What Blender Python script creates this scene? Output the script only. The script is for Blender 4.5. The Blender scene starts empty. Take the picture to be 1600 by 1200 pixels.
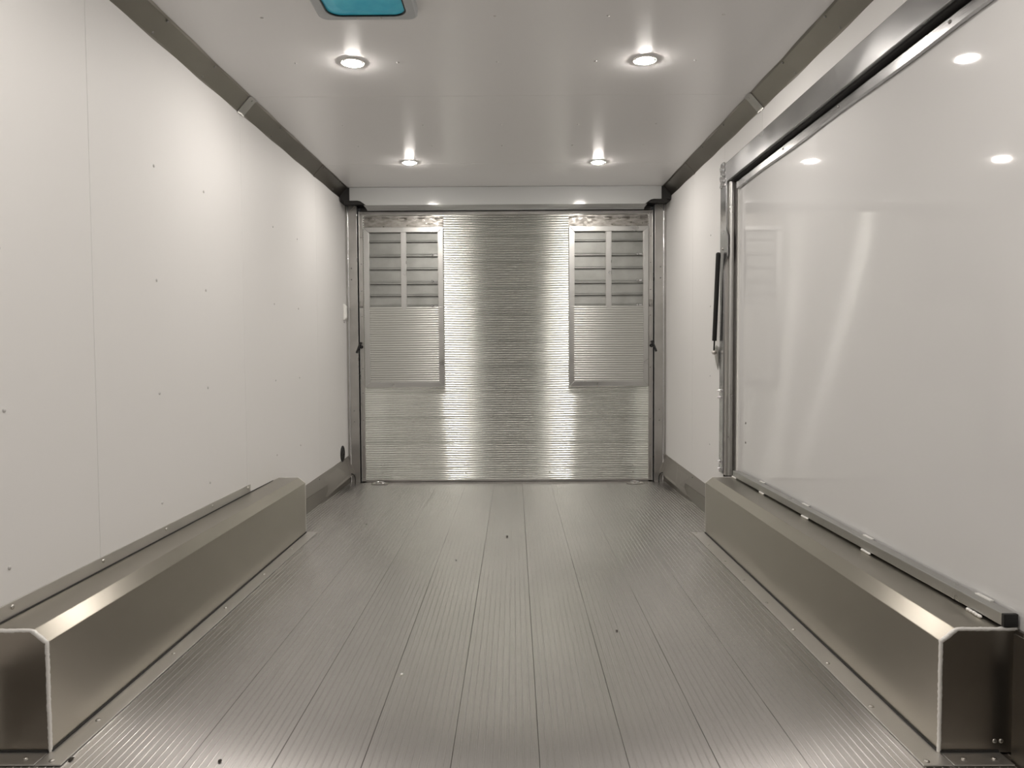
import bpy, math, random
from mathutils import Vector, Matrix
random.seed(7)
sc = bpy.context.scene
C = sc.collection
PI = math.pi

# ---------------------------------------------------------------- camera
cam_d = bpy.data.cameras.new('camera'); cam = bpy.data.objects.new('camera', cam_d); C.objects.link(cam)
cam_d.sensor_fit = 'HORIZONTAL'; cam_d.sensor_width = 36.0; cam_d.lens = 36.0*1150/1600
cam_d.clip_start = .02
YAW, PITCH, ROLL = .0034, .0413, .0055
cam.matrix_world = (Matrix.Translation((.0583, 0, .9452)) @ Matrix.Rotation(YAW, 4, 'Z')
                    @ Matrix.Rotation(PI/2-PITCH, 4, 'X') @ Matrix.Rotation(-ROLL, 4, 'Z'))
sc.camera = cam
# ---------------------------------------------------------------- world, exposure
w = bpy.data.worlds.new('world'); sc.world = w; w.use_nodes = True
w.node_tree.nodes['Background'].inputs[0].default_value = (.02, .02, .02, 1)
w.node_tree.nodes['Background'].inputs[1].default_value = 1
sc.view_settings.view_transform = 'Standard'; sc.view_settings.look = 'None'
sc.view_settings.gamma = 1; sc.view_settings.use_curve_mapping = False
sc.view_settings.exposure = 0.0
LAMP_STRENGTH = 605.0
LAMP_COLOUR = (1.0, .935, .87)

# ---------------------------------------------------------------- dimensions (metres; y runs down the trailer)
H = 2.12          # ceiling
KC = .9833
def kx(x): return .0583+(x-.0583)*KC
def kz(z): return .9452+(z-.9452)*KC
D = 5.42          # ramp door plane
Y0 = -1.9         # end behind the camera
def W(y):         # half width between the side walls
    return 1.2 - .012*max(0.0, y-3.0)

# ---------------------------------------------------------------- materials
def mat(name, col, rough=.5, metal=0.0, **k):
    m = bpy.data.materials.new(name); m.use_nodes = True
    nt = m.node_tree; b = nt.nodes['Principled BSDF']
    b.inputs['Base Color'].default_value = (*col, 1); b.inputs['Roughness'].default_value = rough
    b.inputs['Metallic'].default_value = metal
    for key, v in k.items():
        key = key.replace('_', ' ')
        if key in b.inputs: b.inputs[key].default_value = v
    return m
def node(m, t, **k):
    n = m.node_tree.nodes.new(t)
    for a, v in k.items(): setattr(n, a, v)
    return n
def link(m, a, b): m.node_tree.links.new(a, b)
def bsdf(m): return m.node_tree.nodes['Principled BSDF']
def noise_colour(m, c1, c2, scale=(3, 3, 3), detail=4, lo=.35, hi=.65, nscale=1.0):
    """mottled surface colour, in object space"""
    tc = node(m, 'ShaderNodeTexCoord'); mp = node(m, 'ShaderNodeMapping'); mp.inputs['Scale'].default_value = scale
    nz = node(m, 'ShaderNodeTexNoise'); nz.inputs['Scale'].default_value = nscale; nz.inputs['Detail'].default_value = detail
    mr = node(m, 'ShaderNodeMapRange'); mr.inputs['From Min'].default_value = lo; mr.inputs['From Max'].default_value = hi
    mx = node(m, 'ShaderNodeMix', data_type='RGBA')
    mx.inputs[6].default_value = (*c1, 1); mx.inputs[7].default_value = (*c2, 1)
    link(m, tc.outputs['Object'], mp.inputs['Vector']); link(m, mp.outputs[0], nz.inputs['Vector'])
    link(m, nz.outputs[0], mr.inputs['Value']); link(m, mr.outputs[0], mx.inputs[0]); link(m, mx.outputs[2], bsdf(m).inputs['Base Color'])
    return mr
def noise_rough(m, r1, r2, scale=(3, 3, 3), detail=3, nscale=1.0):
    tc = node(m, 'ShaderNodeTexCoord'); mp = node(m, 'ShaderNodeMapping'); mp.inputs['Scale'].default_value = scale
    nz = node(m, 'ShaderNodeTexNoise'); nz.inputs['Scale'].default_value = nscale; nz.inputs['Detail'].default_value = detail
    mr = node(m, 'ShaderNodeMapRange'); mr.inputs['From Min'].default_value = .3; mr.inputs['From Max'].default_value = .7
    mr.inputs['To Min'].default_value = r1; mr.inputs['To Max'].default_value = r2
    link(m, tc.outputs['Object'], mp.inputs['Vector']); link(m, mp.outputs[0], nz.inputs['Vector'])
    link(m, nz.outputs[0], mr.inputs['Value']); link(m, mr.outputs[0], bsdf(m).inputs['Roughness'])
def bump(m, scale=(1, 1, 1), nscale=20, strength=.1, dist=.001, detail=3):
    tc = node(m, 'ShaderNodeTexCoord'); mp = node(m, 'ShaderNodeMapping'); mp.inputs['Scale'].default_value = scale
    nz = node(m, 'ShaderNodeTexNoise'); nz.inputs['Scale'].default_value = nscale; nz.inputs['Detail'].default_value = detail
    bp = node(m, 'ShaderNodeBump'); bp.inputs['Strength'].default_value = strength; bp.inputs['Distance'].default_value = dist
    link(m, tc.outputs['Object'], mp.inputs['Vector']); link(m, mp.outputs[0], nz.inputs['Vector'])
    link(m, nz.outputs[0], bp.inputs['Height']); link(m, bp.outputs[0], bsdf(m).inputs['Normal'])
def aniso(m, amount, axis):
    """brushed metal: broad reflections along axis"""
    bsdf(m).inputs['Anisotropic'].default_value = amount
    c = node(m, 'ShaderNodeCombineXYZ')
    for i in range(3): c.inputs[i].default_value = axis[i]
    link(m, c.outputs[0], bsdf(m).inputs['Tangent'])

M = {}
M['wall'] = mat('white_wall_board', (.75, .745, .735), .55, Specular_IOR_Level=.4); bump(M['wall'], nscale=160, strength=.25, dist=.0004)
M['ceiling'] = mat('white_ceiling_board', (.71, .705, .70), .25); bump(M['ceiling'], nscale=3, strength=.1, dist=.002)
M['backing'] = mat('seam_shadow_backing', (.12, .115, .11), .7)
M['gloss'] = mat('glossy_white_skin', (.66, .658, .655), .035); bump(M['gloss'], nscale=2.2, strength=.12, dist=.006, detail=1)
M['header'] = mat('glossy_white_header', (.48, .49, .485), .10); bump(M['header'], nscale=5, strength=.15, dist=.004, detail=1)
M['floor'] = mat('ribbed_floor_aluminium', (.62, .60, .59), .27, 1.0); aniso(M['floor'], 1.0, (1, 0, 0)); bump(M['floor'], (700, 1.5, 1), 1, 1.0, .0004, 1)
noise_colour(M['floor'], (.625, .605, .59), (.685, .665, .65), (2.5, 1.2, 1), 5)
M['door'] = mat('ribbed_door_aluminium', (.66, .655, .63), .20, 1.0); aniso(M['door'], 1.0, (0, 0, 1))
noise_colour(M['door'], (.71, .73, .69), (.79, .81, .77), (.6, 1, 9), 5)
M['insert'] = mat('ribbed_insert_aluminium', (.52, .525, .50), .38, 1.0); aniso(M['insert'], .5, (0, 0, 1))
M['alu'] = mat('mill_aluminium', (.66, .65, .63), .36, 1.0); noise_colour(M['alu'], (.42, .41, .39), (.52, .51, .49), (6, 6, 6), 6); bump(M['alu'], nscale=25, strength=.06, dist=.001)
M['alu_bright'] = mat('bright_aluminium_frame', (.52, .52, .505), .33, 1.0); noise_rough(M['alu_bright'], .25, .42, (8, 8, 8))
M['alu_frame'] = mat('brushed_door_frame', (.70, .70, .70), .24, 1.0); noise_colour(M['alu_frame'], (.36, .36, .37), (.54, .54, .54), (3, 4, 9), 8, .15, .85); noise_rough(M['alu_frame'], .20, .28, (3, 5, 8))
M['louver'] = mat('louver_aluminium', (.62, .62, .60), .5, .9); noise_colour(M['louver'], (.26, .265, .25), (.33, .335, .32), (7, 7, 7), 4)
M['scuffed'] = mat('scuffed_hinge_aluminium', (.5, .48, .45), .4, 1.0); noise_colour(M['scuffed'], (.20, .19, .17), (.42, .405, .38), (18, 18, 60), 8, .3, .7); noise_rough(M['scuffed'], .25, .6, (30, 30, 60))
M['box'] = mat('satin_wheel_box_metal', (.50, .475, .425), .28, 1.0); noise_colour(M['box'], (.385, .36, .31), (.405, .38, .328), (4, 4, 9), 5, .1, .9)
bsdf(M['box']).inputs['Anisotropic'].default_value = .8; bsdf(M['box']).inputs['Anisotropic Rotation'].default_value = .25
_t = node(M['box'], 'ShaderNodeCombineXYZ'); _t.inputs[1].default_value = 1; link(M['box'], _t.outputs[0], bsdf(M['box']).inputs['Tangent'])
M['box_end'] = mat('satin_wheel_box_end', (.40, .37, .33), .36, 1.0); noise_colour(M['box_end'], (.37, .335, .29), (.43, .395, .345), (5, 5, 5), 4)
M['flange'] = mat('satin_flange_aluminium', (.70, .685, .66), .42, 1.0); noise_colour(M['flange'], (.66, .645, .62), (.74, .725, .70), (5, 5, 5), 5, .2, .8)
M['kick'] = mat('satin_kick_plate', (.42, .40, .375), .5, 1.0)
M['weld'] = mat('bright_weld', (.85, .84, .81), .42, .35); bump(M['weld'], nscale=220, strength=.7, dist=.002)
M['cove'] = mat('satin_cove_metal', (.50, .47, .435), .30, 1.0); noise_colour(M['cove'], (.25, .232, .205), (.285, .266, .236), (3, 2, 3), 4); bump(M['cove'], nscale=5, strength=.1, dist=.003, detail=1)
M['black'] = mat('black_plastic', (.008, .008, .008), .4)
M['rubber'] = mat('black_rubber_seal', (.02, .019, .018), .7)
M['steel'] = mat('zinc_screw', (.55, .53, .50), .3, 1.0)
M['dark_steel'] = mat('dull_rivet', (.26, .25, .24), .45, 1.0)
M['white_rivet'] = mat('white_capped_rivet', (.55, .54, .53), .35)
M['chrome'] = mat('chrome_ring', (.75, .75, .76), .14, 1.0)
M['white_plastic'] = mat('white_plastic', (.80, .80, .77), .3)
M['grey_plastic'] = mat('grey_vent_plastic', (.42, .44, .45), .4)
M['cyan'] = mat('blue_film', (.02, .30, .48), .35); noise_colour(M['cyan'], (.03, .48, .70), (.08, .60, .78), (14, 14, 14), 3)
M['dirt'] = mat('brown_dirt', (.03, .024, .018), .8)
M['dark_wall'] = mat('dark_end_wall', (.10, .095, .09), .6)
M['lens'] = mat('lamp_lens', (.9, .9, .9), .3)
bsdf(M['lens']).inputs['Emission Color'].default_value = (*LAMP_COLOUR, 1)
bsdf(M['lens']).inputs['Emission Strength'].default_value = LAMP_STRENGTH

# ---------------------------------------------------------------- mesh helpers
class MB:
    def __init__(s): s.v = []; s.f = []; s.sm = []
    def add(s, vs, fs, smooth=False):
        o = len(s.v); s.v += [tuple(v) for v in vs]
        for f in fs: s.f.append([o+i for i in f]); s.sm.append(smooth)
        return s
    def box(s, x0, x1, y0, y1, z0, z1):
        x0, x1 = sorted((x0, x1)); y0, y1 = sorted((y0, y1)); z0, z1 = sorted((z0, z1))
        return s.add([(x0,y0,z0),(x1,y0,z0),(x1,y1,z0),(x0,y1,z0),(x0,y0,z1),(x1,y0,z1),(x1,y1,z1),(x0,y1,z1)],
                     [(0,3,2,1),(4,5,6,7),(0,1,5,4),(1,2,6,5),(2,3,7,6),(3,0,4,7)])
    def hexa(s, p):   # 8 points: bottom ring, top ring
        return s.add(p, [(0,3,2,1),(4,5,6,7),(0,1,5,4),(1,2,6,5),(2,3,7,6),(3,0,4,7)])
    def loft(s, rings, closed=True, cap=True, smooth=False):
        n = len(rings[0]); vs = [p for r in rings for p in r]; fs = []
        for i in range(len(rings)-1):
            for j in range(n if closed else n-1):
                a = i*n+j; b = i*n+(j+1) % n
                fs.append((a, b, b+n, a+n))
        s.add(vs, fs, smooth)
        if cap and closed:
            s.add(rings[0], [tuple(range(n))[::-1]]); s.add(rings[-1], [tuple(range(n))])
        return s
    def tube(s, p0, p1, r0, r1=None, n=16, cap=True, smooth=True):
        r1 = r0 if r1 is None else r1
        p0 = Vector(p0); p1 = Vector(p1); d = (p1-p0).normalized()
        a = d.orthogonal().normalized(); b = d.cross(a)
        rg = [[p+(a*math.cos(t)+b*math.sin(t))*r for t in [2*PI*k/n for k in range(n)]] for p, r in ((p0, r0), (p1, r1))]
        return s.loft(rg, cap=cap, smooth=smooth)
    def path(s, pts, r, n=8):
        for a, b in zip(pts, pts[1:]): s.tube(a, b, r, n=n)
        return s
    def lathe(s, c, axis, prof, n=20, smooth=True):
        """prof: list of (radius, height along axis)"""
        d = Vector(axis).normalized(); a = d.orthogonal().normalized(); b = d.cross(a); c = Vector(c)
        rg = [[c+d*h+(a*math.cos(t)+b*math.sin(t))*max(r, 1e-5) for t in [2*PI*k/n for k in range(n)]] for r, h in prof]
        return s.loft(rg, cap=True, smooth=smooth)
    def build(s, name, m, parent=None, bevel=0, label=None, seg=2):
        off = Vector((0, 0, 0)) if parent is None else wloc(parent)
        me = bpy.data.meshes.new(name); me.from_pydata([tuple(Vector(v)-off) for v in s.v], [], s.f)
        me.materials.append(m)
        for p, q in zip(me.polygons, s.sm): p.use_smooth = q
        me.update()
        o = bpy.data.objects.new(name, me); C.objects.link(o)
        if parent: o.parent = parent
        if bevel:
            bv = o.modifiers.new('bevel', 'BEVEL'); bv.width = bevel; bv.segments = seg; bv.limit_method = 'ANGLE'; bv.angle_limit = math.radians(35)
        if label: o['label'] = label
        return o
def wloc(o):
    v = Vector((0, 0, 0))
    while o is not None: v = v+o.location; o = o.parent
    return v
def fix_normals(o):
    import bmesh
    bm = bmesh.new(); bm.from_mesh(o.data); bmesh.ops.remove_doubles(bm, verts=bm.verts, dist=1e-6)
    bmesh.ops.recalc_face_normals(bm, faces=bm.faces); bm.to_mesh(o.data); bm.free(); return o
def empty(name, loc, kind=None):
    o = bpy.data.objects.new(name, None); C.objects.link(o); o.location = loc; o.empty_display_size = .05
    if kind: o['kind'] = kind
    return o
def tag(o, label, cat, group=None):
    o['label'] = label; o['category'] = cat
    if group: o['group'] = group
    return o
def struct(o): o['kind'] = 'structure'; return o
def rivet_mesh(name, r, h, m, sides=12):
    b = MB().lathe((0,0,0), (0,0,1), [(r, -.001), (r, h*.25), (r*.8, h*.7), (r*.4, h*.95), (0, h)], sides)
    o = b.build(name, m); me = o.data; bpy.data.objects.remove(o); return me
RIV = {'rivet': rivet_mesh('rivet', .0055, .0035, M['dark_steel']), 'wall': rivet_mesh('wall_rivet', .006, .004, M['white_rivet']),
       'ceil': rivet_mesh('ceiling_rivet', .006, .004, M['white_rivet']), 'screw': rivet_mesh('screw', .0065, .004, M['steel'])}
def stud(parent, loc, normal, kind='rivet', name='rivet', s=1.0):
    o = bpy.data.objects.new(name, RIV[kind]); C.objects.link(o); o.parent = parent
    o.location = Vector(loc)-wloc(parent)
    o.rotation_euler = Vector((0, 0, 1)).rotation_difference(Vector(normal)).to_euler(); o.scale = (s, s, s)
    return o
def copy_tree(o, parent=None):
    c = o.copy(); C.objects.link(c); c.parent = parent
    for ch in list(o.children): copy_tree(ch, c)
    return c

# ================================================================ SETTING
# ---- floor: extruded aluminium planks running down the trailer
floor = struct(MB().box(-1.3, 1.3, Y0, D+.06, -.05, -.006).build('floor', M['rubber']))
PP = .2052
def plank_profile(w):
    """cross-section of one floor plank: flat with small round ribs; (offset, height)"""
    n = 10; pitch = w/(n+.9); pts = [(.0006, -.0058), (.0006, -.0008), (.0016, 0)]
    for k in range(n):
        c = pitch*(k+.95)
        for a in (-1, -.7, -.3, .3, .7, 1):
            pts.append((c+a*.0020, .0012*math.sqrt(max(0, 1-a*a))))
    pts += [(w-.0016, 0), (w-.0006, -.0008), (w-.0006, -.0058)]
    return pts
for k in range(-6, 7):
    x0 = .112+PP*(k-1)
    pr = [(x0+a, h) for a, h in plank_profile(PP) if abs(x0+a) < 1.28]
    if len(pr) < 6: continue
    ys = [Y0, D+.05]
    b = MB().loft([[(x, y, z) for x, z in pr] for y in ys], closed=False)
    b.build('floor_plank', M['floor'], floor)

# ---- left wall boards
wl = struct(MB().hexa([(-1.25,Y0,0),(-1.2045,Y0,0),(-1.2045,D+.1,0),(-1.25,D+.1,0),
                       (-1.25,Y0,H),(-1.2045,Y0,H),(-1.2045,D+.1,H),(-1.25,D+.1,H)]).build('wall_left', M['backing']))
def wall_board(side, y0, y1, z0, z1, parent, name='wall_panel'):
    b = MB(); s = side
    ya, yb = y0+.0008, y1-.0008
    st = [y for y in (ya, 3.0, yb) if ya <= y <= yb]
    rings = [[(s*W(y), y, z0), (s*(W(y)+.0035), y, z0), (s*(W(y)+.0035), y, z1), (s*W(y), y, z1)] for y in st]
    b.loft(rings); o = b.build(name, M['wall'], parent, bevel=.0012); return fix_normals(o)
seams = [Y0, -.235, .985, 2.205, 3.42, 4.645, D+.02]
for a, b_ in zip(seams, seams[1:]): wall_board(-1, a, b_, 0, H, wl)
for y in (.18, .58, 1.39, 1.805, 2.60, 3.013, 3.84, 4.25):
    for z in (.42, .812, 1.21, 1.608):
        stud(wl, (-W(y), y, z), (1, 0, 0), 'wall', s=.9)

# ---- right wall boards around the side door opening
OY0, OY1, OZ = .95, 3.90, 1.86
wr = struct(MB().hexa([(1.29,Y0,0),(1.32,Y0,0),(1.32,D+.1,0),(1.25,D+.1,0),(1.29,Y0,H),(1.32,Y0,H),(1.32,D+.1,H),(1.25,D+.1,H)]).build('wall_right', M['backing']))
for a, b_ in ((Y0, -.235), (-.235, OY0), (OY1+.08, 4.645), (4.645, D+.02)): wall_board(1, a, b_, 0, H, wr)
for a, b_ in ((OY0, 2.205), (2.205, 3.405), (3.405, OY1+.08)): wall_board(1, a, b_, 1.93, H, wr)
MB().box(1.21, 1.29, OY1+.06, D, 0, H).build('wall_core', M['backing'], wr)
MB().box(1.21, 1.29, Y0, OY0-.02, 0, H).build('wall_core', M['backing'], wr)
for y in (.18, .58, 4.24):
    for z in (.416, .812, 1.21, 1.615): stud(wr, (W(y), y, z), (-1, 0, 0), 'wall', s=.9)

# ---- ceiling boards
cl = struct(MB().box(-1.25, 1.25, Y0, D+.1, H+.004, H+.05).build('ceiling', M['backing']))
for a, b_ in zip([Y0, -.21, 1.0, 2.21, 3.407, 4.60], [-.21, 1.0, 2.21, 3.407, 4.60, D-.15]):
    MB().box(-1.195, 1.195, a+.0006, b_-.0006, H, H+.003).build('ceiling_panel', M['ceiling'], cl, bevel=.0010)
for y in (1.38, 1.79, 2.615, 3.015, 3.83, 4.21):
    for x in (-.816, -.404, -.004, .391, .792):
        if y == 2.615 and -.7 < x < -.2: continue
        stud(cl, (x, y, H), (0, 0, -1), 'ceil')

# ---- end behind the camera
struct(MB().box(-1.3, 1.3, Y0-.05, Y0, 0, H+.02).build('wall_rear', M['dark_wall']))

# ---- cove mouldings, slightly rippled between their rivets
def cove(side, name):
    root = empty(name, (side*1.18, 2.0, 2.09), 'structure')
    def section(y0, y1, lift, m, wide=0):
        b = MB(); rings = []; n = max(2, int((y1-y0)/.05))
        for i in range(n+1):
            y = y0+(y1-y0)*i/n
            rip = .0035*(math.sin(PI*(y-2.60)/.407)**2)*(1 if lift == 0 else .6)
            rip2 = .003*(math.sin(PI*(y-2.615)/.405)**2)
            w_ = W(y)
            prof = [(w_-.001, 2.051+rip-wide), (w_-.004, 2.0565+rip*.5), (w_-.030, 2.086), (w_-.056, 2.1155), (w_-.064-rip2-wide, H-.001)]
            rings.append([(side*(x-lift), y, z-lift) for x, z in prof]+[(side*(x-lift+.004), y, z+.001-lift) for x, z in prof[::-1]])
        b.loft(rings, smooth=False); o = fix_normals(b.build('cove_strip', m, root)); return o
    section(Y0, .98, 0, M['cove']); section(.98, 3.40, 0, M['cove']); section(3.40, 4.62, 0, M['cove']); section(4.62, D-.12, 0, M['cove'])
    for y in (.95, 3.385): section(y, y+.07, .0025, M['alu'], .002)
    section(4.60, 4.63, .0015, M['cove'], .001)
    for k in range(-6, 7):
        y = 2.595+.407*k
        if Y0 < y < D-.1: stud(root, (side*(W(y)-.010), y, 2.064), (-side, 0, -.9), s=.9)
        y = 2.615+.405*k
        if Y0 < y < D-.2: stud(root, (side*(W(y)-.054), y, H-.010), (-side*.9, 0, -.9), s=.9)
    return root
cove(-1, 'trim_1'); cove(1, 'trim_2')

# ---- baseboards
def baseboard(side, name):
    root = empty(name, (side*1.19, 4.6, 0), 'structure'); s = side
    # dark recessed strip below, kicked-out plate above whose lower edge rises towards the ramp door
    pts = []
    for y, zt, xb, zb in ((3.86, .165, 1.192, 0), (4.40, .172, 1.190, 0), (4.62, .178, 1.182, .004), (5.0, .186, 1.160, .032), (5.33, .195, 1.130, .060), (D-.012, .198, 1.118, .066)):
        xt = W(y)-.002
        pts.append([(s*xt, y, zt), (s*(xt+.003), y, zt), (s*(min(xt-.0005, max(xb, xt-.05))+.003), y, zb), (s*min(xt-.0005, max(xb, xt-.05)), y, zb)])
    fix_normals(MB().loft(pts).build('kick_plate', M['kick'], root, label='folded bare aluminium kick plate'))
    pts = [[(s*(W(y)-.006), y, .09), (s*(W(y)-.001), y, .09), (s*(W(y)-.001), y, 0), (s*(W(y)-.004-q), y, 0)] for y, q in ((3.86, 0), (4.5, .002), (D-.012, .014))]
    fix_normals(MB().loft(pts).build('lower_strip', M['cove'], root))
    # bound cable end curling out of the corner
    b = MB(); c = [(s*(1.137+.0*t), 5.345, .0) for t in (0,)]
    arc = [(s*(1.132-.026*math.cos(a)), 5.33, .035+.040*math.sin(a)) for a in [PI*k/10 for k in range(0, 9)]]
    b.path([(arc[0][0], 5.33, 0)]+arc, .0035); b.build('cable_loop', M['rubber'], root)
    for y in (4.2, 4.62, 5.0): stud(root, (s*(W(y)-.003), y, .158), (-s, 0, 0), s=.8)
    # the same kick plate in front of the wheel box
    MB().box(s*(W(0)-.004), s*(W(0)-.001), Y0, 1.66, 0, .19 if s < 0 else .30).build('kick_plate', M['cove'], root)
baseboard(-1, 'baseboard_left'); baseboard(1, 'baseboard_right')

# ---- rear frame posts
def post(side, name):
    s = side; root = empty(name, (s*1.12, D, 0), 'structure')
    MB().box(s*1.087, s*1.150, D-.018, D+.05, 0, 2.035).build('post_face', M['alu'], root, bevel=.002)
    MB().box(s*1.083, s*1.089, D-.026, D+.05, 0, 2.02).build('post_flange', M['alu_bright'], root, bevel=.001)
    MB().tube((s*1.151, D-.020, 0), (s*1.151, D-.020, 2.03), .0055, n=10).build('post_bead', M['chrome'], root)
    MB().box(s*1.155, s*1.19, D-.012, D+.05, 0, H).build('post_filler', M['alu'], root)
    # slanted brace and dark bracket under the header
    MB().tube((s*1.132, D-.03, 1.985), (s*1.098, D-.03, 2.022), .004, n=8).build('brace', M['steel'], root)
    for z in (1.573, 1.492): stud(root, (s*1.128, D-.018, z), (0, -1, 0), s=1.1)
    for z in (.45, .53): stud(root, (s*1.122, D-.018, z), (0, -1, 0), s=.8)
    MB().box(s*1.150, s*1.156, D-.022, D-.012, 0, .14).build('post_foot', M['alu'], root)
post(-1, 'trim_3'); post(1, 'trim_4')

# ---- glossy white header over the ramp door
hd = empty('trim_5', (0, 5.32, H), 'structure')
HY = 5.226
xs_out = [(-1.117, 2.2), (-1.117, 2.046), (-1.062, 2.046), (-1.040, 2.041), (-1.018, 2.026), (-1.000, 2.012)]
outline = [(kx(x), kz(z)) for x, z in xs_out + [(-x, z) for x, z in xs_out[::-1]]]
outline = [(x, min(z, H-.001)) for x, z in outline]
n = len(outline)
b = MB(); b.add([(x, HY, z) for x, z in outline]+[(x, HY+.006, z) for x, z in outline],
                [tuple(range(n)), tuple(range(2*n-1, n-1, -1))]+[(i, (i+1) % n, n+(i+1) % n, n+i) for i in range(n)])
fix_normals(b.build('header_face', M['header'], hd, bevel=.002))
# under curve of the header
rings = [[(x, HY+.004+.14*math.sin(a), 1.995+.012*(math.cos(a)-1)) for a in [PI/2*k/6 for k in range(7)]] for x in (-1.0, 1.0)]
b = MB().loft(rings, closed=False, smooth=True); b.build('header_lip', M['header'], hd)
MB().box(-1.05, 1.05, D-.055, D+.03, 1.986, 2.004).build('door_seal', M['rubber'], hd)
MB().box(-1.17, 1.17, HY+.03, D+.08, 2.025, H).build('header_core', M['rubber'], hd)
for s in (-1, 1):
    MB().box(s*1.098, s*1.165, HY+.008, HY+.03, 2.03, H-.002).build('header_bracket', M['rubber'], hd)
    MB().box(s*1.00, s*1.14, HY+.012, HY+.03, 2.005, 2.030).build('header_bracket', M['rubber'], hd)

# ================================================================ ramp door
dr = empty('door_1', (0, D, 0), 'structure')
SZ = [-.085, .100, .290, .477, .664, .850, 1.041, 1.232, 1.423, 1.613, 1.803, 1.962]
def rib_profile(z0, z1, amp, pitch, edge=.0008):
    """rows of soft round ribs (z, protrusion)"""
    h = z1-z0; n = max(1, round(h/pitch)); p = h/n; pts = []
    for k in range(n):
        for t in (0.0, .10, .22, .36, .5, .64, .78, .90):
            a = abs(2*t-1); e = amp*(1-a**3.2)
            if k == 0 and t == 0: e = -edge*2.5
            pts.append((z0+p*(k+t), e))
    pts.append((z1, -edge*2.5))
    return pts
for z0, z1 in zip(SZ, SZ[1:]):
    z0_ = max(z0, .004); pr = rib_profile(z0_, z1, .0024, .0173)
    b = MB().loft([[(x, D-e, z) for z, e in pr] for x in (-1.047, 1.047)], closed=False, smooth=False)
    b.build('door_plank', M['door'], dr)
MB().box(-1.075, 1.075, D+.006, D+.05, 0, 1.99).build('door_core', M['rubber'], dr)
for s, nm in ((-1, 'l'), (1, 'r')):
    MB().box(s*1.044, s*1.074, D-.010, D+.01, .006, 1.985).build('door_stile', M['alu'], dr, bevel=.0015)
    MB().box(s*1.068, s*1.074, D-.018, D+.01, .006, 1.985).build('stile_lip', M['alu_bright'], dr, bevel=.001)
    for z in (.035, .265, .46, .66, .84, 1.03, 1.222, 1.408, 1.605, 1.797, 1.962): stud(dr, (s*1.057, D-.010, z), (0, -1, 0), s=.75)
MB().box(-1.044, 1.044, D-.012, D+.01, 1.958, 1.985).build('top_rail', M['alu'], dr, bevel=.003)
MB().box(-1.044, 1.044, D-.004, D+.01, .002, .018).build('bottom_rail', M['alu'], dr, bevel=.002)
for x in (-.921, -.305, .316, .932):
    for z in (.122, .064, .016): stud(dr, (x, D-.002, z), (0, -1, 0), 'screw', 'screw', s=.8)

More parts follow.
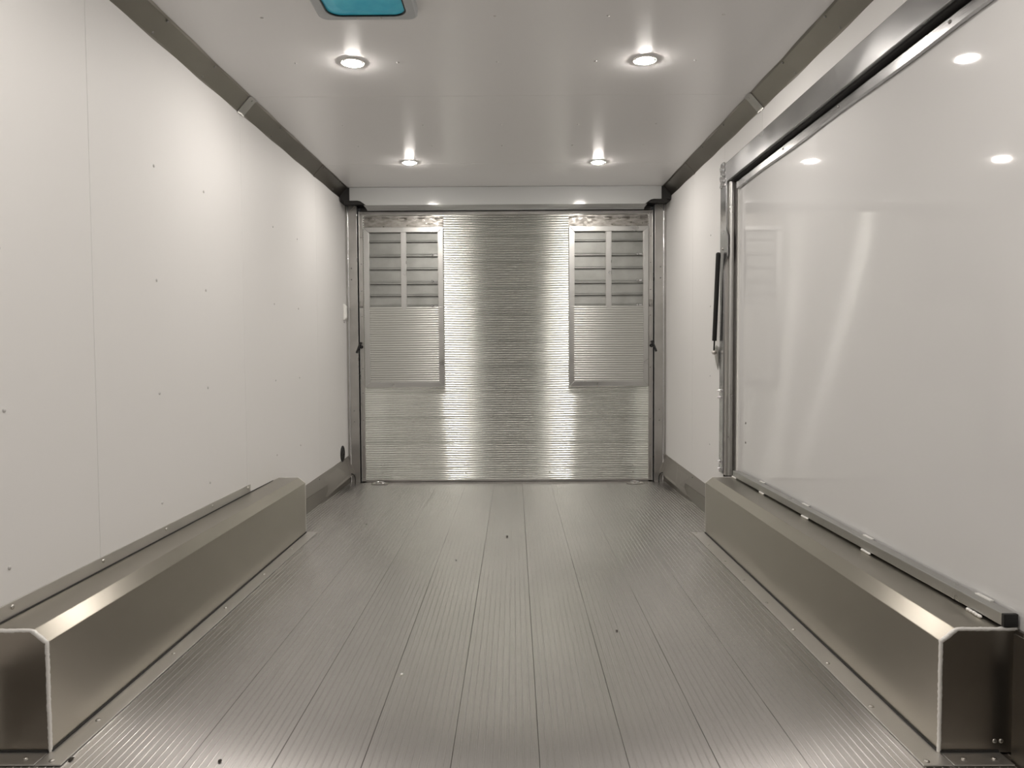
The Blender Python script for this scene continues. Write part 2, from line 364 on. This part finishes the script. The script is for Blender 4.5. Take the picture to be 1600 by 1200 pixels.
# ---- louvred vent panels hinged on the ramp door
def louver_panel(x0, x1, label, mull):
    zt, zb = 1.867, .704; Yf = D-.036
    root = tag(empty('louvered_vent_panel', ((x0+x1)/2, D-.004, zb)), label, 'vent panel', 'louvered vent panels on the ramp door')
    fw = .037
    def mitre(pts, name='frame_rail'):
        b = MB(); n = len(pts)
        b.add([(x, Yf, z) for x, z in pts]+[(x, D-.003, z) for x, z in pts], [tuple(range(n)), tuple(range(2*n-1, n-1, -1))]+[(i, (i+1) % n, n+(i+1) % n, n+i) for i in range(n)])
        return fix_normals(b.build(name, M['alu_bright'], root, bevel=.0018))
    g = .0006
    mitre([(x0, zt), (x1, zt), (x1-fw, zt-fw), (x0+fw, zt-fw)])
    mitre([(x0, zb), (x1, zb), (x1-fw, zb+fw), (x0+fw, zb+fw)])
    mitre([(x0, zb+g), (x0, zt-g), (x0+fw, zt-fw-g), (x0+fw, zb+fw+g)], 'frame_stile')
    mitre([(x1, zb+g), (x1, zt-g), (x1-fw, zt-fw-g), (x1-fw, zb+fw+g)], 'frame_stile')
    xi0, xi1 = x0+fw, x1-fw; zm = 1.289
    MB().box(xi0, xi1, D-.006, D-.003, zb+fw, zt-fw).build('back_sheet', M['louver'], root)
    MB().box(mull[0], mull[1], Yf+.003, D-.006, zm-.02, zt-fw).build('mullion', M['alu_bright'], root, bevel=.0015)
    # blades: each slopes out to a small lip at its foot
    zs = [zt-fw, 1.760, 1.656, 1.563, 1.457, 1.370, 1.286]
    for c0, c1 in ((xi0, mull[0]), (mull[1], xi1)):
        for k in range(6):
            za, zc = zs[k], zs[k+1]
            dbl = k in (1, 3, 5)
            pr = [(za-.001, .010), (zc+(.022 if dbl else .014), .017), (zc+(.020 if dbl else .013), .022), (zc+.012, .022), (zc+.0075, .028), (zc+.001, .029), (zc, .024), (zc-.003, .008), (za-.001, .007)]
            rg = [[(x, D-e, z) for z, e in pr] for x in (c0+.003, c1-.003)]
            fix_normals(MB().loft(rg).build('louver_blade', M['louver'], root))
        MB().box(c0, c0+.003, Yf+.006, D-.006, zm, zt-fw).build('blade_guide', M['alu_bright'], root)
        MB().box(c1-.003, c1, Yf+.006, D-.006, zm, zt-fw).build('blade_guide', M['alu'], root)
    for z in (1.664, 1.475, 1.297):
        xk = xi1-.045
        b = MB().lathe((xk, D-.022, z), (0, -1, 0), [(.009, 0), (.009, .006), (.005, .008), (.005, .012), (.008, .013), (.008, .018), (.004, .020)], 12)
        b.box(xk+.014, xk+.034, D-.028, D-.021, z-.006, z+.004)
        b.build('blade_clip', M['chrome'], root)
    # ribbed sliding cover over the lower half
    pr = rib_profile(zb+fw-.004, zm, .0020, .0168)
    pr = [(z, e-.0) for z, e in pr]
    b = MB().loft([[(x, D-.031-e, z) for z, e in pr] for x in (xi0-.001, xi1+.001)], closed=False)
    b.box(xi0, xi1, D-.030, D-.027, zb+fw-.003, zm)
    b.build('ribbed_cover', M['insert'], root)
    for c0, c1 in ((x0+.004, xi0), (xi1, x1-.004)):
        MB().box(c0, c1, Yf-.0015, Yf+.003, zb+fw+.004, zm).build('cover_channel', M['alu_bright'], root, bevel=.0008)
    # piano hinge plate above
    hp = MB().box(x0-.001, x1+.001, D-.009, D-.003, zt+.002, 1.953).build('hinge_plate', M['scuffed'], root, bevel=.001, label='scuffed darker hinge plate above the frame')
    n = 9; wd = (x1-x0)/n
    for k in range(n):
        if k % 2 == 0: MB().tube((x0+wd*k+.004, D-.0095, 1.936), (x0+wd*(k+1)-.004, D-.0095, 1.936), .0052, n=10).build('hinge_knuckle', M['scuffed'], root)
        else: MB().box(x0+wd*k, x0+wd*(k+1), D-.0105, D-.0085, 1.934, 1.938).build('hinge_pin', M['dark_steel'], root)
    xm = (x0+x1)/2
    b = MB().path([(xm-.03, D-.011, 1.913), (xm-.015, D-.013, 1.918), (xm+.012, D-.013, 1.916), (xm+.03, D-.011, 1.920)], .0022, 6)
    b.build('hinge_pin', M['steel'], root)
    return root
louver_panel(-1.034, -.456, 'aluminium louvered vent panel left of the bright centre planks on the ramp door', (-.762, -.727))
louver_panel(.460, 1.038, 'aluminium louvered vent panel right of the bright centre planks on the ramp door', (.730, .766))

# ---- small latches and levers on the door edges
def lever(s, label):
    root = tag(empty('door_lever', (s*1.072, D-.018, 1.0)), label, 'handle', 'black levers on the ramp door edges')
    MB().lathe((s*1.064, D-.010, 1.0), (0, -1, 0), [(.013, 0), (.013, .014), (.009, .018)], 14).build('lever_hub', M['black'], root)
    fix_normals(MB().hexa([(s*1.103, D-.040, .958), (s*1.090, D-.040, .953), (s*1.090, D-.030, .953), (s*1.103, D-.030, .958),
               (s*1.072, D-.034, 1.036), (s*1.058, D-.034, 1.034), (s*1.058, D-.022, 1.034), (s*1.072, D-.022, 1.036)]).build('lever_arm', M['black'], root, bevel=.002))
lever(-1, 'small black lever on the left edge of the ramp door')
lever(1, 'small black lever on the right edge of the ramp door')
def catch(s, label):
    root = tag(empty('door_catch', (s*1.060, D-.012, 1.31)), label, 'latch', 'small catches on the ramp door edges')
    MB().box(s*1.048, s*1.074, D-.020, D-.0185, 1.286, 1.300).box(s*1.048, s*1.074, D-.026, D-.010, 1.288, 1.298).build('catch_base', M['dark_steel'], root, bevel=.001)
    p = [(s*1.051, D-.022, 1.298), (s*1.053, D-.022, 1.334), (s*1.068, D-.022, 1.334), (s*1.071, D-.022, 1.298)]
    MB().path(p, .0028, 8).build('catch_loop', M['steel'], root)
catch(-1, 'small metal loop catch on the left edge of the ramp door')
catch(1, 'small metal loop catch on the right edge of the ramp door')

# ================================================================ side door in the right wall
sd = empty('door_2', (1.24, 2.4, .2), 'structure')
XD = 1.232
MB().box(XD, XD+.035, OY0+.05, 3.868, .20, 1.805).build('door_skin', M['gloss'], sd, bevel=.002, label='glossy white door skin')
MB().box(XD-.006, XD+.03, 3.858, 3.872, .20, 1.812).build('door_edge', M['white_plastic'], sd, bevel=.002)
# top channel of the door leaf
rings = []
for i in range(57):
    y = OY0+.05+(3.865-OY0-.05)*i/56; rp = .0022*math.sin(y*7.7)
    rings.append([(XD-.016, y, 1.797+rp), (XD-.003, y, 1.795+rp), (XD-.003, y, 1.828), (XD-.016, y, 1.828)])
fix_normals(MB().loft(rings).build('top_channel', M['alu_frame'], sd))
for y in (1.3, 1.99, 2.66, 3.20): stud(sd, (XD-.016, y, 1.816), (-1, 0, 0), 'rivet', s=1.0)
for z in (.586, .487): stud(sd, (XD, 3.73, z), (-1, 0, 0), 'rivet', 'screw', s=1.1)
# door frame: header strip, seal, jambs
fr = empty('trim_6', (1.2, 2.4, 1.9), 'structure')
MB().box(1.182, 1.206, OY0-.08, 4.03, 1.844, 1.946).build('frame_header', M['alu_frame'], fr, bevel=.003)
MB().box(1.200, 1.285, OY0-.02, 3.93, 1.838, 1.852).build('header_seal', M['rubber'], fr)
MB().box(1.262, 1.29, OY0, 3.93, 1.80, 1.85).build('header_seal', M['rubber'], fr)
MB().box(1.200, 1.289, OY0-.02, 3.93, 1.852, 1.93).build('header_core', M['backing'], fr)
# far jamb: wide plate above, notched, narrower below
b = MB()
pl = [(3.925, 1.850), (4.035, 1.850), (4.035, .29), (3.965, .29), (3.965, 1.385), (3.955, 1.405), (3.900, 1.455), (3.900, 1.56), (3.925, 1.60)]
n = len(pl)
b.add([(1.181, y, z) for y, z in pl]+[(1.188, y, z) for y, z in pl], [tuple(range(n)), tuple(range(2*n-1, n-1, -1))]+[(i, (i+1) % n, n+(i+1) % n, n+i) for i in range(n)])
fix_normals(b.build('jamb_plate', M['alu_frame'], fr, bevel=.0012))
MB().box(1.188, 1.215, 3.93, 4.02, .285, 1.85).build('jamb_body', M['flange'], fr)
MB().tube((1.205, 3.905, .29), (1.205, 3.905, 1.84), .013, n=14).build('jamb_bead', M['alu_bright'], fr)
MB().box(1.225, 1.285, 3.885, 3.945, .2, 1.85).build('jamb_seal', M['flange'], fr)
MB().box(1.19, 1.289, OY0-.07, OY0+.03, .2, 1.85).build('near_jamb', M['alu'], fr)
stud(fr, (1.181, 3.985, 1.50), (-1, 0, 0), 'screw', 'bolt', 1.1)
for z in (.738, .702, .351, .312):
    MB().lathe((1.184, 4.012, z), (-1, 0, 0), [(.009, 0), (.009, .010), (.006, .012), (.006, .017), (.003, .020)], 12).build('bolt', M['chrome'], fr)
# crumpled foil strip on the top corner
rings = []
for i in range(13):
    z = 1.955-.125*i/12; j = .004*math.sin(i*2.1); k = .003*math.cos(i*1.3)
    rings.append([(1.180, 4.040+j, z), (1.174+k, 4.020, z), (1.178-k, 4.000+j, z), (1.172+j*.5, 3.975, z), (1.180, 3.955-j, z), (1.1815, 3.955, z), (1.1815, 4.040, z)])
fix_normals(MB().loft(rings).build('foil_strip', M['chrome'], fr))

# ---- gas strut beside the side door
gs = tag(empty('gas_strut', (1.165, 4.07, .95)), 'black gas strut leaning along the far jamb of the side door', 'gas strut')
MB().tube((1.160, 3.994, 1.478), (1.160, 4.062, 1.010), .0125, n=18).build('cylinder', M['black'], gs)
MB().lathe((1.160, 3.994, 1.474), (0, -.14, 1), [(.0125, 0), (.011, .006), (.006, .010)], 16).build('end_cap', M['black'], gs)
MB().tube((1.160, 4.061, 1.012), (1.160, 4.070, .958), .0045, n=12).build('rod', M['black'], gs)
MB().lathe((1.171, 4.072, .945), (-1, 0, 0), [(.008, 0), (.008, .003), (.011, .005), (.012, .012), (.009, .019), (.003, .022)], 16).build('ball_socket', M['steel'], gs)
b = MB(); pl = [(4.036, .975), (4.075, .985), (4.098, .970), (4.102, .925), (4.085, .900), (4.050, .860), (4.036, .850)]
n = len(pl)
b.add([(1.172, y, z) for y, z in pl]+[(1.176, y, z) for y, z in pl], [tuple(range(n)), tuple(range(2*n-1, n-1, -1))]+[(i, (i+1) % n, n+(i+1) % n, n+i) for i in range(n)])
fix_normals(b.build('bracket', M['alu'], gs, bevel=.001))

# ================================================================ wheel boxes
def wheel_box(side, label, yn, yf):
    s = side; X = 1.05; hc, ht, cw = .268, .297, .037
    root = tag(empty('wheel_box', (s*1.12, (yn+yf)/2, 0)), label, 'wheel box', 'wheel boxes along the walls')
    xw = 1.198 if s < 0 else 1.231
    sec = [(X, .003), (X, hc), (X+cw*.35, hc+(ht-hc)*.45), (X+cw, ht), (xw, ht)]
    sec = [(X, .003), (X, hc), (X+cw, ht), (xw, ht)]
    th = .0035
    ins = [(X+th, .003), (X+th, hc-.002), (X+cw+.002, ht-th), (xw, ht-th)]
    rings = [[(s*x, y, z) for x, z in sec]+[(s*x, y, z) for x, z in ins[::-1]] for y in (yn, yf)]
    fix_normals(MB().loft(rings).build('cover', M['box'], root, bevel=.003, seg=3))
    poly = [(X+.001, .003), (X+.001, hc), (X+cw, ht-.001), (xw, ht-.001), (xw, .003)]
    for y0, y1, m in ((yn+.001, yn+.005, M['box_end']), (yf-.005, yf-.001, M['box'])):
        b = MB(); n = 5
        b.add([(s*x, y0, z) for x, z in poly]+[(s*x, y1, z) for x, z in poly], [tuple(range(n)), tuple(range(2*n-1, n-1, -1))]+[(i, (i+1) % n, n+(i+1) % n, n+i) for i in range(n)])
        fix_normals(b.build('end_plate', m, root))
    # weld bead round the near end, wobbling as it goes
    b = MB(); line = [(X+.001, .004), (X+.001, hc), (X+cw, ht), (xw-.004, ht)]
    pts = []
    for (xa, za), (xb, zb) in zip(line, line[1:]):
        L = math.hypot(xb-xa, zb-za); k = max(2, int(L/.006))
        for i in range(k): pts.append((xa+(xb-xa)*i/k, za+(zb-za)*i/k))
    pts.append(line[-1]); rings = []
    for i, (x, z) in enumerate(pts):
        a = pts[max(0, i-1)]; c = pts[min(len(pts)-1, i+1)]; t = Vector((c[0]-a[0], 0, c[1]-a[1])).normalized(); nn = Vector((t.z, 0, -t.x))
        r = .0047+random.uniform(-.0005, .0007)+(.0012 if hc < z < ht else 0)
        jx, jz = random.uniform(-.0006, .0006), random.uniform(-.0006, .0006)
        rings.append([(s*(x+jx+nn.x*r*math.cos(q)), yn+.001-.0042*math.sin(q)*(1+.2*random.random()), z+jz+nn.z*r*math.cos(q)) for q in [2*PI*k/8 for k in range(8)]])
    fix_normals(MB().loft(rings, smooth=True).build('weld_bead', M['weld'], root, label='bright rough weld bead round the near end'))
    b = MB(); b.path([(s*(X+.0008), yf, .004), (s*(X+.0008), yf, hc), (s*(X+cw), yf, ht), (s*(xw-.03), yf, ht)], .0016, 6); b.build('weld_bead', M['weld'], root)
    # riveted flange on the floor, with a skirt across the near end
    fo = .992 if s < 0 else .984
    b = MB().box(s*fo, s*(X+.002), yn-.055, yf+.014, .0014, .0046)
    b.build('floor_flange', M['flange'], root, bevel=.001)
    MB().box(s*(X+.004), s*1.192, yn-.055, yn+.001, .0014, .0046).build('end_flange', M['flange'], root, bevel=.001)
    MB().box(s*(X-.004), s*(X+.001), yn, yf, .0046, .009).build('base_gap', M['rubber'], root)
    MB().box(s*(X+.001), s*1.19, yn-.003, yn+.001, .0046, .009).build('base_gap', M['rubber'], root)
    ys = [1.67, 1.86, 2.283, 2.70, 3.118, 3.52, 3.79] if s < 0 else [1.655, 1.917, 2.19, 2.462, 2.73, 3.005, 3.28, 3.567, 3.80]
    xr = 1.022 if s < 0 else 1.000
    for y in ys: stud(root, (s*xr, y, .0046), (0, 0, 1), 'screw', 'screw')
    for x in (1.09, 1.16): stud(root, (s*x, yn-.030, .0046), (0, 0, 1), 'screw', 'screw')
    if s < 0:
        MB().box(s*1.1945, s*1.1985, yn-.02, yf-.09, ht, ht+.038).build('wall_flange', M['flange'], root, bevel=.001)
        MB().box(s*1.190, s*1.1945, yn-.02, yf-.09, ht-.001, ht+.0025).build('flange_seal', M['rubber'], root)
        for k in range(5): stud(root, (s*1.1945, 1.804+.4055*k, ht+.025), (-s, 0, 0), 'screw', 'screw')
    else:
        for x in (1.181, 1.196): stud(root, (x, yn+.001, .030), (0, -1, 0), 'screw', 'screw', .8)
        MB().box(1.222, 1.231, yn-.03, yn-.0, 0, ht).build('end_lip', M['cove'], root, bevel=.001)
    return root
wheel_box(-1, 'satin metal wheel box along the left wall, riveted to the ribbed floor', 1.710, 3.862)
wheel_box(1, 'satin metal wheel box along the right wall below the glossy white side door', 1.695, 3.812)

# ---- square tube lying on the right wheel box against the side door
tb = tag(empty('square_tube', (1.19, 2.8, .297)), 'square aluminium tube welded along the top of the right wheel box, black end plug', 'tube')
tx0, tx1 = 1.190, 1.222
fix_normals(MB().loft([[(tx0+q, y, .303), (tx1+q, y, .303), (tx1+q, y, .333), (tx0+q, y, .333)] for y, q in ((1.700, .004), (3.80, -.002))]).build('tube', M['alu_bright'], tb, bevel=.002))
MB().box(tx0+.003, tx1+.005, 1.690, 1.7005, .3025, .3335).build('end_plug', M['black'], tb, bevel=.002)
for y in (1.77, 2.33, 2.83, 3.33, 3.75):
    b = MB()
    for k in range(5): b.lathe((tx0-.002+random.uniform(-.001, .001), y+.012*k, .3005), (0, 1, 0), [(.001, -.008), (.0045, -.003), (.0045, .003), (.001, .008)], 8)
    b.build('tack_weld', M['weld'], tb)
for y in (1.78, 2.38, 2.9, 3.42):
    MB().box(tx1-.003, tx1+.006, y, y+.06, .333, .3355).build('shim', M['white_plastic'], tb)

# ================================================================ ceiling lights
def ceiling_light(x, y, label):
    root = tag(empty('ceiling_light', (x, y, H)), label, 'light', 'round recessed ceiling lights')
    z = H
    MB().lathe((x, y, z), (0, 0, -1), [(.047, -.001), (.049, .0005), (.048, .0035), (.0455, .0050), (.0405, .0015), (.0405, -.001)], 36).build('trim_ring', M['white_plastic'], root, label='white trim ring')
    MB().lathe((x, y, z), (0, 0, -1), [(.0405, -.001), (.0402, .0042), (.0385, .0046), (.0370, .003), (.0330, .002), (.0330, -.001)], 36).build('inner_ring', M['dark_steel'], root)
    MB().lathe((x, y, z), (0, 0, -1), [(.0325, .001), (.0325, .0055), (.0295, .0090), (.021, .0112), (.010, .0122), (0, .0124)], 32).build('lens', M['lens'], root, label='lit white lens')
    return root
l0 = ceiling_light(-.586, 3.010, 'lit ceiling light in the left row, just beyond the blue roof vent')
def put(x, y, label):
    c = copy_tree(l0); c.location = (x, y, H); c['label'] = label; return c
put(.588, 3.004, 'lit ceiling light in the right row, nearer one, largest on the right of the ceiling')
put(-.577, 4.557, 'lit ceiling light in the left row, nearer the ramp door')
put(.580, 4.577, 'lit ceiling light in the right row, nearer the ramp door')
put(-.586, 1.45, 'lit ceiling light in the left row, nearer the viewer than the blue roof vent')
put(.588, 1.45, 'lit ceiling light in the right row, above the near end of the wheel boxes')
put(-.586, -.11, 'lit ceiling light in the left row, above the viewer')
put(.588, -.11, 'lit ceiling light in the right row, above the viewer')

# ================================================================ roof vent
rv = tag(empty('roof_vent', (-.433, 2.41, H)), 'grey framed roof vent with bright blue film at the top of the ceiling', 'roof vent')
def rrect(cx, cy, hx, hy, r, z, n=6):
    out = []
    for (sx, sy, a0) in ((1, 1, 0), (-1, 1, PI/2), (-1, -1, PI), (1, -1, 3*PI/2)):
        for k in range(n+1):
            a = a0+PI/2*k/n; out.append((cx+sx*(hx-r)+r*math.cos(a), cy+sy*(hy-r)+r*math.sin(a), z))
    return out
cx, cy = -.433, 2.410
rings = [rrect(cx, cy, .170, .170, .030, H), rrect(cx, cy, .168, .168, .030, H-.024), rrect(cx, cy, .163, .163, .028, H-.028), rrect(cx, cy, .135, .142, .045, H-.028), rrect(cx, cy, .132, .139, .045, H-.020)]
fix_normals(MB().loft(rings, cap=False).build('frame', M['grey_plastic'], rv))
fix_normals(MB().loft([rrect(cx, cy, .1335, .1405, .045, H-.0275), rrect(cx, cy, .130, .137, .044, H-.0275), rrect(cx, cy, .130, .137, .044, H-.022)], cap=False).build('gasket', M['black'], rv))
fix_normals(MB().loft([rrect(cx, cy, .131, .138, .044, H-.020), rrect(cx, cy, .131, .138, .044, H-.023), rrect(cx, cy, .09, .10, .04, H-.027)], cap=True).build('film', M['cyan'], rv, label='bright blue protective film'))
for x in (-.47, -.39): MB().lathe((x, cy+.150, H-.028), (0, 0, -1), [(.004, 0), (.004, .002), (.002, .003)], 10).build('screw', M['steel'], rv)
for x in (-.58, -.287): stud(rv, (x, 2.607, H), (0, 0, -1), 'ceil', 'screw')

# ================================================================ fittings on the left wall
sw = tag(empty('plastic_cover', (-W(5.3), 5.33, 1.25)), 'small white plastic cover on the left wall beside the ramp door post', 'wall fitting')
rings = [[(-W(5.3)+e, 5.335+dy, 1.252+dz) for dy, dz in ((-.030*q, -.060*q), (.026*q, -.060*q), (.030*q, .055*q), (-.028*q, .060*q))] for e, q in ((0, 1), (.012, .95), (.022, .7))]
fix_normals(MB().loft(rings).build('cover', M['white_plastic'], sw, bevel=.006))
stud(sw, (-W(5.3), 5.335, 1.178), (1, 0, 0), 'rivet', 'screw')
pt = tag(empty('cable_port', (-W(5.2), 5.23, .235)), 'round black port low on the left wall beside the ramp door post', 'cable port')
MB().lathe((-W(5.23), 5.225, .237), (1, -.012, 0), [(.058, 0), (.058, .004), (.054, .006), (.048, .003), (.046, .0025)], 28).build('rim', M['black'], pt)
MB().lathe((-W(5.23), 5.225, .237), (1, 0, 0), [(.047, .001), (.047, .003), (.0, .0032)], 28).build('cover', M['rubber'], pt)
MB().lathe((-W(5.23)+.003, 5.255, .230), (1, 0, 0), [(.006, 0), (.006, .006), (.002, .008)], 10).build('knob', M['black'], pt)

# ================================================================ tie-down rings at the foot of the ramp door
def tie_down(x, y, label):
    root = tag(empty('tie_down_ring', (x, y, 0)), label, 'tie-down', 'recessed tie-down rings by the ramp door')
    hx, hy = .060, .036
    rings = [rrect(x, y, hx, hy, .018, .0014), rrect(x, y, hx, hy, .018, .0038), rrect(x, y, hx-.010, hy-.008, .014, .0044), rrect(x, y, hx-.014, hy-.012, .012, .0018)]
    fix_normals(MB().loft(rings).build('base_plate', M['steel'], root))
    pts = [(x+.030*math.cos(a), y+.016*math.sin(a), .0075+.005*math.sin(a)) for a in [2*PI*k/16 for k in range(17)]]
    MB().path(pts, .0038, 8).build('ring', M['chrome'], root)
    MB().box(x-.010, x+.010, y+.010, y+.022, .004, .013).build('strap', M['steel'], root, bevel=.002)
tie_down(-.925, 5.335, 'small tie-down ring plate on the floor at the left foot of the ramp door')
tie_down(.930, 5.315, 'small tie-down ring plate on the floor at the right foot of the ramp door')

# ================================================================ bits of dirt on the floor
def crumb(x, y, r, label, flat=.5, m='dirt'):
    b = MB(); n = 7
    rings = []
    for q, h in ((.5, 0), (1, .3), (.8, .75), (.2, 1)):
        rings.append([(x+r*q*(1+.35*math.sin(3.1*k+x*9))*math.cos(2*PI*k/n), y+1.4*r*q*(1+.3*math.cos(2.3*k+y*7))*math.sin(2*PI*k/n), .0013+r*flat*h) for k in range(n)])
    o = fix_normals(b.loft(rings).build('dirt_crumb', M[m]))
    tag(o, label, 'dirt', 'crumbs of dirt on the floor')
crumb(.0155, 3.762, .0065, 'dark dirt crumb on the centre floor planks, nearest the middle of the trailer', .7)
crumb(.402, 2.468, .0045, 'dark dirt crumb right of centre, about halfway along the right wheel box')
crumb(-.213, 3.331, .0042, 'tiny dark dirt crumb left of centre, level with the far half of the wheel boxes')
crumb(-.768, 4.047, .005, 'tiny dark dirt crumb beyond the far end of the left wheel box')
crumb(-.632, 1.673, .0045, 'dark pointed dirt crumb at the near left of the floor', .8)
crumb(-.279, 2.135, .0045, 'pale paint chip left of centre on the near floor', .35, 'weld')
crumb(-.985, 1.683, .006, 'dark dirt crumb against the near flange of the left wheel box', .5)
